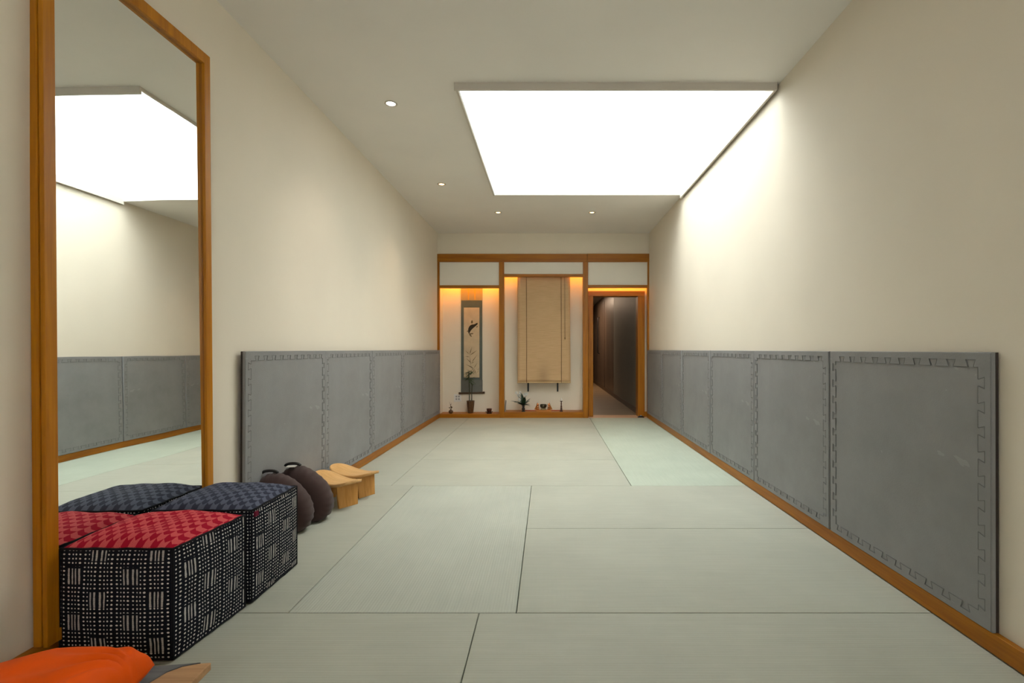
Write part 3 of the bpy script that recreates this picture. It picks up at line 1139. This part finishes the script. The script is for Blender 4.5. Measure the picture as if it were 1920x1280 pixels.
for a, b, w in (((352, 1135), (300, 1030), 4), ((338, 1145), (255, 985), 4), ((262, 1000), (245, 850), 3.5), ((243, 845), (280, 715), 5), ((246, 850), (358, 770), 6),
                ((240, 830), (178, 775), 4), ((246, 872), (175, 862), 4.5), ((275, 970), (195, 890), 5), ((270, 960), (358, 840), 5), ((300, 1035), (182, 980), 5),
                ((272, 970), (315, 940), 5), ((308, 1040), (360, 960), 4), ((310, 1050), (220, 1000), 4), ((300, 1055), (215, 1110), 3.5)):
    blade(a, b, w)
for q in ((380, 1042), (368, 1060), (380, 1064), (374, 1085), (364, 1098)):
    ink_shape(bm, [(q[0] - 4, q[1] - 4), (q[0] + 4, q[1] - 3), (q[0] + 3, q[1] + 5), (q[0] - 3, q[1] + 4)], 0.0008)
link_mesh('reeds', bm, M['ink_pale'], pt)['label'] = 'painted reeds'

# outlet plate
M['plastic'] = mat_plain('white_plastic', (0.78, 0.76, 0.72), 0.35, var=0.02)
M['socket'] = mat_plain('grey_socket', (0.36, 0.35, 0.34), 0.5)
ol = thing('outlet_plate', 'square white outlet plate on the wall beside the hanging scroll', 'outlet')
x0, x1, zt, zb = ax_(851.2, YA), ax_(865.0, YA), az_(738.6, YA), az_(752.6, YA)
link_mesh('plate', bx(x0, x1, YA - 0.008, YA + 0.001, zb, zt), M['plastic'], ol, 0.003)
for i in (0.34, 0.68):
    for j in (0.34, 0.68):
        cx, cz = x0 + (x1 - x0) * i, zb + (zt - zb) * j
        link_mesh('socket', bx(cx - 0.013, cx + 0.013, YA - 0.0095, YA - 0.007, cz - 0.013, cz + 0.013), M['socket'], ol, 0.002)

# bamboo in a tall pot
M['pot'] = mat_plain('brown_glaze', (0.13, 0.055, 0.018), 0.3, var=0.6)
M['stalk'] = mat_plain('bamboo_stalk', (0.045, 0.050, 0.022), 0.45, var=0.3)
M['leaf'] = mat_plain('green_leaf', (0.035, 0.085, 0.020), 0.5, var=0.4)
M['soil'] = mat_plain('dark_soil', (0.02, 0.014, 0.01), 0.9)
YP = 7.86
px_ = ax_(882.3, YP)
pl = thing('potted_bamboo', 'slim green bamboo in a tall tapered brown pot below the hanging scroll', 'potted plant', (px_, YP, Z0))
bm = bmesh.new()
lathe(bm, [(0, 0.0), (0.040, 0.0), (0.044, 0.006), (0.058, 0.13), (0.062, 0.185), (0.067, 0.190), (0.067, 0.198), (0.058, 0.198), (0.055, 0.18), (0, 0.175)], n=10)
link_mesh('pot', bm, M['pot'], pl)
bm = bmesh.new()
lathe(bm, [(0, 0.185), (0.056, 0.182)], n=16)
link_mesh('soil', bm, M['soil'], pl)
tops = []
for x, hh, bend in ((-0.018, 0.66, -0.012), (0.018, 0.46, 0.01)):
    bm = bmesh.new()
    pts, rs = [], []
    n = 22
    for k in range(n + 1):
        q = k / n
        pts.append((x + bend * q * q, 0.0, 0.17 + (hh - 0.17) * q))
        rs.append((0.0088 if k % 4 == 0 else 0.0072) * (1 - 0.25 * q))
    tube(bm, pts, rs, 8)
    link_mesh('stalk', bm, M['stalk'], pl, 0, True)


def leaf(bm, base, az, el, L, w, curl=0.5, n=8):
    d = Vector((cos(az) * cos(el), sin(az) * cos(el), sin(el)))
    s = Vector((-sin(az), cos(az), 0))
    p = Vector(base)
    rows = []
    for k in range(n + 1):
        q = k / n
        ww = w * (sin(PI * min(1, q * 0.92 + 0.08)) ** 0.8) if k < n else 0.0008
        e = el - curl * q
        dd = Vector((cos(az) * cos(e), sin(az) * cos(e), sin(e)))
        nr = s.cross(dd)
        rows.append((bm.verts.new(p - s * ww), bm.verts.new(p + nr * -ww * 0.35), bm.verts.new(p + s * ww)))
        p = p + dd * (L / n)
    for A, B in zip(rows, rows[1:]):
        bm.faces.new((A[0], A[1], B[1], B[0]))
        bm.faces.new((A[1], A[2], B[2], B[1]))


bm = bmesh.new()
rnd = random.Random(3)
for k in range(30):
    zz = rnd.uniform(0.50, 0.66)
    leaf(bm, (-0.026 + rnd.uniform(-0.004, 0.03), 0, zz), rnd.uniform(0, 2 * PI), rnd.uniform(-0.3, 1.1), rnd.uniform(0.07, 0.12), 0.012, 1.0)
for k in range(7):
    leaf(bm, (0.026, 0, rnd.uniform(0.43, 0.47)), rnd.uniform(0, 2 * PI), rnd.uniform(0.2, 1.2), rnd.uniform(0.05, 0.08), 0.008, 0.8)
link_mesh('foliage', bm, M['leaf'], pl, 0, True)

# bud vase with twig
YV = 7.80
vz = thing('bud_vase', 'tiny round brown vase holding a dried twig below the outlet plate', 'vase', (ax_(845.3, YV), YV, Z0))
bm = bmesh.new()
lathe(bm, [(0, 0), (0.022, 0), (0.034, 0.014), (0.037, 0.030), (0.030, 0.048), (0.012, 0.058), (0.011, 0.068), (0.015, 0.072), (0.010, 0.072), (0.006, 0.056), (0, 0.05)], n=24)
link_mesh('vase_body', bm, M['pot'], vz, 0, True)
M['twig'] = mat_plain('dry_twig', (0.10, 0.055, 0.02), 0.8)
bm = bmesh.new()
tube(bm, [(0, 0, 0.055), (-0.002, 0.0, 0.10), (-0.006, 0.002, 0.14), (-0.022, 0.0, 0.185)], [0.003, 0.0026, 0.002, 0.001], 6)
tube(bm, [(-0.004, 0, 0.12), (0.008, 0.0, 0.150), (0.006, 0, 0.172)], [0.002, 0.0018, 0.001], 6)
link_mesh('twig', bm, M['twig'], vz, 0, True)
bm = bmesh.new()
for (q, z, r) in ((-0.02, 0.092, 0.011), (0.014, 0.098, 0.013), (0.002, 0.108, 0.011), (0.004, 0.086, 0.010), (-0.006, 0.140, 0.007)):
    lathe(bm, [(0, -r), (r * 0.8, -r * 0.5), (r, 0), (r * 0.8, r * 0.5), (0, r)], q, 0, z, 10)
link_mesh('dried_blossom', bm, M['twig'], vz, 0, True)

# cup on a stand
cp = thing('lacquer_cup', 'small dark red cup on a saucer stand at the post end of the scroll shelf', 'cup', (ax_(917.2, YV), YV, Z0))
M['lacquer'] = mat_plain('dark_lacquer', (0.060, 0.016, 0.010), 0.25)
bm = bmesh.new()
lathe(bm, [(0, 0.0), (0.040, 0.0), (0.042, 0.006), (0.036, 0.014), (0.036, 0.018), (0.060, 0.024), (0.062, 0.030), (0.050, 0.031), (0, 0.028)], n=28)
link_mesh('saucer', bm, M['lacquer'], cp, 0, True)
bm = bmesh.new()
lathe(bm, [(0, 0.029), (0.030, 0.031), (0.038, 0.045), (0.041, 0.070), (0.044, 0.078), (0.040, 0.078), (0.034, 0.05), (0, 0.04)], n=28)
link_mesh('bowl', bm, M['lacquer'], cp, 0, True)

# ------------------------------------------------------------------ blind alcove
ZS = 0.09
YBL = 7.84


def mat_blind():
    m, t, p = nt('woven_straw', 0.8)
    f = noise_tex(t, coords(t, (6, 1, 120)), 1.0, 4, 0.6)
    g = noise_tex(t, coords(t), 2.2, 3)
    s = math_n(t, 'ADD', math_n(t, 'MULTIPLY', f, 0.75), math_n(t, 'MULTIPLY', g, 0.25))
    base = ramp(t, s, [(0.3, (0.56, 0.365, 0.19)), (0.7, (0.68, 0.46, 0.26))])
    # shadow of something behind the blind, painted into the straw low above the bowl
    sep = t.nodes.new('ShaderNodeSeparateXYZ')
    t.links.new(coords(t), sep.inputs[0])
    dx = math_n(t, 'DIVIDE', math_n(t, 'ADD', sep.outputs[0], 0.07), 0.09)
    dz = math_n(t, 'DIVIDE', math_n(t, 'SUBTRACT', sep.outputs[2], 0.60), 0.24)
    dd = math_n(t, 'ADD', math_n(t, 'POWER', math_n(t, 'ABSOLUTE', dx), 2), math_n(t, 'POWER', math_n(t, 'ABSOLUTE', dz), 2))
    shadow = math_n(t, 'MULTIPLY', math_n(t, 'POWER', 2.718, math_n(t, 'MULTIPLY', dd, -1.0)), 0.32)
    t.links.new(mix_col(t, shadow, base, (0.16, 0.11, 0.06)), p.inputs['Base Color'])
    bump(t, p, f, 0.3, 0.002)
    p.inputs['Specular IOR Level'].default_value = 0.2
    return m


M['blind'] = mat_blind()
bl = thing('woven_blind', 'tan woven straw blind hanging in the middle alcove', 'blind', (0, 0, 0))
bx0, bx1, bz = ax_(970.2, YBL), ax_(1068.5, YBL), az_(717, YBL)
bm = bmesh.new()


def fb(u, v):
    return (bx0 + (bx1 - bx0 + 0.012 * (1 - v)) * u, YBL + 0.006 * sin(u * 5 + 1) * (1 - v) + 0.002 * sin(v * 21), bz + 0.012 + (2.30 - bz) * v)


g0 = patch(bm, 16, 40, fb)
g1 = patch(bm, 16, 40, lambda u, v: tuple(Vector(fb(u, v)) + Vector((0, 0.005, 0))))
for gA, gB in ((g0, g1),):
    for j in range(40):
        bm.faces.new((gA[0][j], gA[0][j + 1], gB[0][j + 1], gB[0][j]))
        bm.faces.new((gA[16][j], gA[16][j + 1], gB[16][j + 1], gB[16][j]))
    for i in range(16):
        bm.faces.new((gA[i][0], gA[i + 1][0], gB[i + 1][0], gB[i][0]))
        bm.faces.new((gA[i][40], gA[i + 1][40], gB[i + 1][40], gB[i][40]))
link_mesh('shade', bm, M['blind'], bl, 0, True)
M['rail'] = mat_wood('straw_rail', (0.50, 0.33, 0.15), (0.62, 0.43, 0.22), 'X')
link_mesh('bottom_rail', bx(bx0 - 0.002, bx1 + 0.014, YBL - 0.008, YBL + 0.014, bz - 0.006, bz + 0.014), M['rail'], bl, 0.003)
link_mesh('head_rail', bx(bx0, bx1, YBL - 0.012, YBL + 0.02, 2.30, 2.345), M['rail'], bl, 0.003)
M['cord'] = mat_cloth('brown_cord', (0.15, 0.085, 0.035), 300)
for pxx, zb in ((987.6, bz - 0.004), (1052.5, bz - 0.004)):
    bm = bmesh.new()
    tube(bm, [(ax_(pxx, YBL), YBL - 0.010, zb), (ax_(pxx, YBL), YBL - 0.012, 1.2), (ax_(pxx - 0.5, YBL), YBL - 0.010, 2.31)], 0.0036, 6)
    link_mesh('cord', bm, M['cord'], bl, 0, True)
bm = bmesh.new()
tube(bm, [(ax_(1059.2, YBL), YBL - 0.018, az_(635.5, YBL)), (ax_(1059, YBL), YBL - 0.018, 1.7), (ax_(1058.8, YBL), YBL - 0.014, 2.31)], 0.003, 6)
tube(bm, [(ax_(1059.2, YBL), YBL - 0.018, az_(636, YBL)), (ax_(1059.2, YBL), YBL - 0.018, az_(632, YBL))], 0.006, 8)
link_mesh('pull_cord', bm, M['cord'], bl, 0, True)

for pxx, lb in ((990.3, 'black metal bracket below the blind, on its side toward the flowers'),
                (1045.5, 'black metal bracket below the blind, on its side toward the candlestick')):
    xx = ax_(pxx, YA)
    bm = bmesh.new()
    prism(bm, [(YA + 0.001, az_(733.8, YA)), (YA - 0.010, az_(733.8, YA)), (YA - 0.010, 0.62), (YA - 0.115, 0.66), (YA - 0.115, 0.672), (YA + 0.001, 0.672)],
          'X', xx - 0.013, xx + 0.013)
    o = link_mesh('shelf_bracket', bm, M['black'])
    tag(o, lb, 'bracket', 'black brackets below the blind')

# flower arrangement
YFL = 7.79
fl = thing('flower_vase', 'small dark vase of white tulips with dark green leaves on the alcove shelf', 'flowers', (ax_(981.3, YFL), YFL, ZS))
bm = bmesh.new()
lathe(bm, [(0, 0), (0.030, 0), (0.030, 0.008), (0.018, 0.016), (0.024, 0.03), (0.028, 0.045), (0.018, 0.06), (0.020, 0.085), (0.026, 0.105), (0.022, 0.105), (0.014, 0.07), (0, 0.05)], n=24)
link_mesh('vase_body', bm, M['black'], fl, 0, True)
M['dark_leaf'] = mat_plain('dark_leaf', (0.018, 0.045, 0.016), 0.4, var=0.4)
bm = bmesh.new()
for (az, el, L, w, cu) in ((PI - 0.2, 0.6, 0.23, 0.017, 0.7), (PI + 0.3, 0.75, 0.17, 0.03, 0.9), (PI / 2 + 0.5, 1.3, 0.21, 0.022, 0.2), (-PI / 2 + 0.3, 1.25, 0.17, 0.024, 0.5),
                           (0.1, 0.9, 0.16, 0.022, 0.3), (-0.5, 0.8, 0.15, 0.02, 0.5), (0.3, 0.5, 0.12, 0.017, 0.9), (-0.2, 0.35, 0.12, 0.014, 1.0), (PI - 0.5, 0.5, 0.13, 0.018, 0.8),
                           (-PI / 2 - 0.5, 0.8, 0.13, 0.022, 0.8), (2.3, 1.0, 0.17, 0.02, 0.5)):
    leaf(bm, (0.0, 0, 0.095), az, el, L, w * 1.35, cu)
link_mesh('foliage', bm, M['dark_leaf'], fl, 0, True)
M['petal'] = mat_plain('white_petal', (0.85, 0.84, 0.80), 0.5, var=0.05)
for (x, y_, z, tx) in ((-0.105, 0.0, 0.285, -0.3), (-0.075, 0.01, 0.245, -0.2), (-0.055, -0.01, 0.288, 0.1), (0.022, 0.0, 0.262, 0.15), (0.052, -0.01, 0.268, 0.3), (-0.058, -0.03, 0.180, -0.3)):
    bm = bmesh.new()
    for k in range(6):
        leaf(bm, (0, 0, -0.016), 2 * PI * k / 6, 1.0 + 0.2 * (k % 2), 0.056, 0.019, -0.4, 6)
    o = link_mesh('blossom', bm, M['petal'], fl, 0, True)
    o.location = (x, y_, z)
    o.rotation_euler = (0, tx, 0)
    bm = bmesh.new()
    tube(bm, [(0.0, 0, 0.09), (x * 0.4, y_ * 0.5, 0.09 + (z - 0.09) * 0.6), (x - 0.016 * sin(tx), y_, z - 0.016 * cos(tx))], 0.0022, 6)
    link_mesh('stem', bm, M['dark_leaf'], fl, 0, True)

# wooden stand with bowl and two figures
YT = 7.79
M['stand'] = mat_wood('orange_stand', (0.42, 0.15, 0.03), (0.55, 0.22, 0.05), 'X')
M['copper'] = mat_plain('copper', (0.75, 0.30, 0.12), 0.25, 0.9)
M['bronze'] = mat_plain('dark_bronze', (0.10, 0.085, 0.055), 0.3, 0.7, var=0.5)
st = thing('offering_stand', 'low orange wooden stand with raised ends below the blind', 'stand', (ax_(1018.8, YT), YT, ZS))
bm = bmesh.new()
prism(bm, [(-0.125, 0), (0.125, 0), (0.125, 0.030), (-0.125, 0.030)], 'Y', -0.045, 0.045)
link_mesh('tray', bm, M['stand'], st, 0.003)
for s in (-1, 1):
    bm = bmesh.new()
    pts = [(s * 0.086, 0.030), (s * 0.146, 0.030), (s * 0.110, 0.100), (s * 0.098, 0.148), (s * 0.090, 0.10)]
    prism(bm, pts, 'Y', 0.028, 0.042)
    link_mesh('end_panel', bm, M['stand'], st)
for s, lb in ((-1, 'small copper figure on the wooden stand, on the flower side of the bowl'), (1, 'small copper figure on the wooden stand, on the candlestick side of the bowl')):
    o = thing('copper_figure', lb, 'figurine', (ax_(1018.8, YT) + s * 0.085, YT - 0.014, ZS + 0.0325), 0, 'copper figures on the offering stand')
    bm = bmesh.new()
    lathe(bm, [(0, 0), (0.020, 0), (0.022, 0.01), (0.016, 0.035), (0.019, 0.045), (0.010, 0.062), (0, 0.064)], n=20)
    link_mesh('body', bm, M['copper'], o, 0, True)
    bm = bmesh.new()
    lathe(bm, [(0, 0.058), (0.014, 0.062), (0.018, 0.075), (0.013, 0.090), (0.004, 0.098), (0, 0.108)], n=20)
    link_mesh('head', bm, M['copper'], o, 0, True)
bw = thing('singing_bowl', 'dark bronze bowl on a cream ring in the middle of the wooden stand', 'bowl', (ax_(1018.8, YT), YT - 0.012, ZS + 0.0315))
bm = bmesh.new()
lathe(bm, [(0.018, 0.0), (0.040, 0.0), (0.044, 0.012), (0.034, 0.022), (0.018, 0.022)], n=24)
link_mesh('cushion_ring', bm, M['silk_top'], bw, 0, True)
bm = bmesh.new()
lathe(bm, [(0, 0.020), (0.030, 0.022), (0.050, 0.042), (0.056, 0.065), (0.052, 0.085), (0.046, 0.085), (0.050, 0.064), (0.042, 0.04), (0, 0.028)], n=28)
link_mesh('bowl_body', bm, M['bronze'], bw, 0, True)

# candlestick
cs = thing('candlestick', 'turned dark candlestick with a short white candle on the alcove shelf', 'candlestick', (ax_(1052.4, YT), YT, ZS))
bm = bmesh.new()
lathe(bm, [(0, 0), (0.026, 0), (0.026, 0.008), (0.014, 0.018), (0.020, 0.030), (0.010, 0.040), (0.018, 0.055), (0.009, 0.066), (0.014, 0.085), (0.007, 0.10), (0.010, 0.125), (0.006, 0.145),
           (0.008, 0.155), (0.022, 0.163), (0.022, 0.168), (0, 0.166)], n=24)
link_mesh('stand', bm, M['lacquer'], cs, 0, True)
bm = bmesh.new()
lathe(bm, [(0, 0.166), (0.010, 0.166), (0.008, 0.205), (0.002, 0.211), (0.0015, 0.225), (0, 0.225)], n=16)
link_mesh('candle', bm, M['petal'], cs, 0, True)['label'] = 'white candle'

# red cord lying along the shelf
M['red_cord'] = mat_cloth('red_cord', (0.50, 0.03, 0.015), 300)
for a, b, lb in ((984.5, 1004, 'red cord lying on the shelf between the flower vase and the stand'), (1034, 1050.5, 'red cord lying on the shelf between the stand and the candlestick')):
    bm = bmesh.new()
    pts = []
    for k in range(13):
        q = k / 12
        pts.append((ax_(a + (b - a) * q, 7.9), 7.9 + 0.008 * sin(q * 9), ZS + 0.0045))
    tube(bm, pts, 0.0042, 8)
    o = link_mesh('red_cord', bm, M['red_cord'], None, 0, True)
    tag(o, lb, 'cord', 'red cords on the alcove shelf')

# folded white card beside the post
bm = bmesh.new()
xc = P1[1] + 0.006
v = [bm.verts.new(p) for p in ((xc, 7.78, ZS), (xc, 7.92, ZS), (xc + 0.008, 7.92, ZS + 0.175), (xc + 0.008, 7.78, ZS + 0.175),
                               (xc + 0.014, 7.775, ZS), (xc + 0.010, 7.92, ZS), (xc + 0.030, 7.775, ZS + 0.165))]
bm.faces.new(v[:4])
bm.faces.new((v[4], v[5], v[2], v[6]))
cd = link_mesh('paper_card', bm, M['plastic'])
sm = cd.modifiers.new('thickness', 'SOLIDIFY')
sm.thickness = 0.0015
tag(cd, 'folded white paper card standing against the post beside the flower vase', 'card')

# small black door stop on the threshold
ds = thing('door_stop', 'small black door stop on the threshold at the foot of the casing', 'door stop', (1.475, 7.795, -0.004))
bm = bmesh.new()
prism(bm, [(-0.05, 0), (0.05, 0), (0.05, 0.012), (0.015, 0.030), (-0.02, 0.026), (-0.05, 0.014)], 'Y', -0.02, 0.02)
link_mesh('wedge', bm, M['black'], ds, 0.002)
bm = bmesh.new()
lathe(bm, [(0, 0.026), (0.012, 0.027), (0.012, 0.036), (0, 0.038)], n=16)
link_mesh('bumper', bm, M['socket'], ds, 0, True)
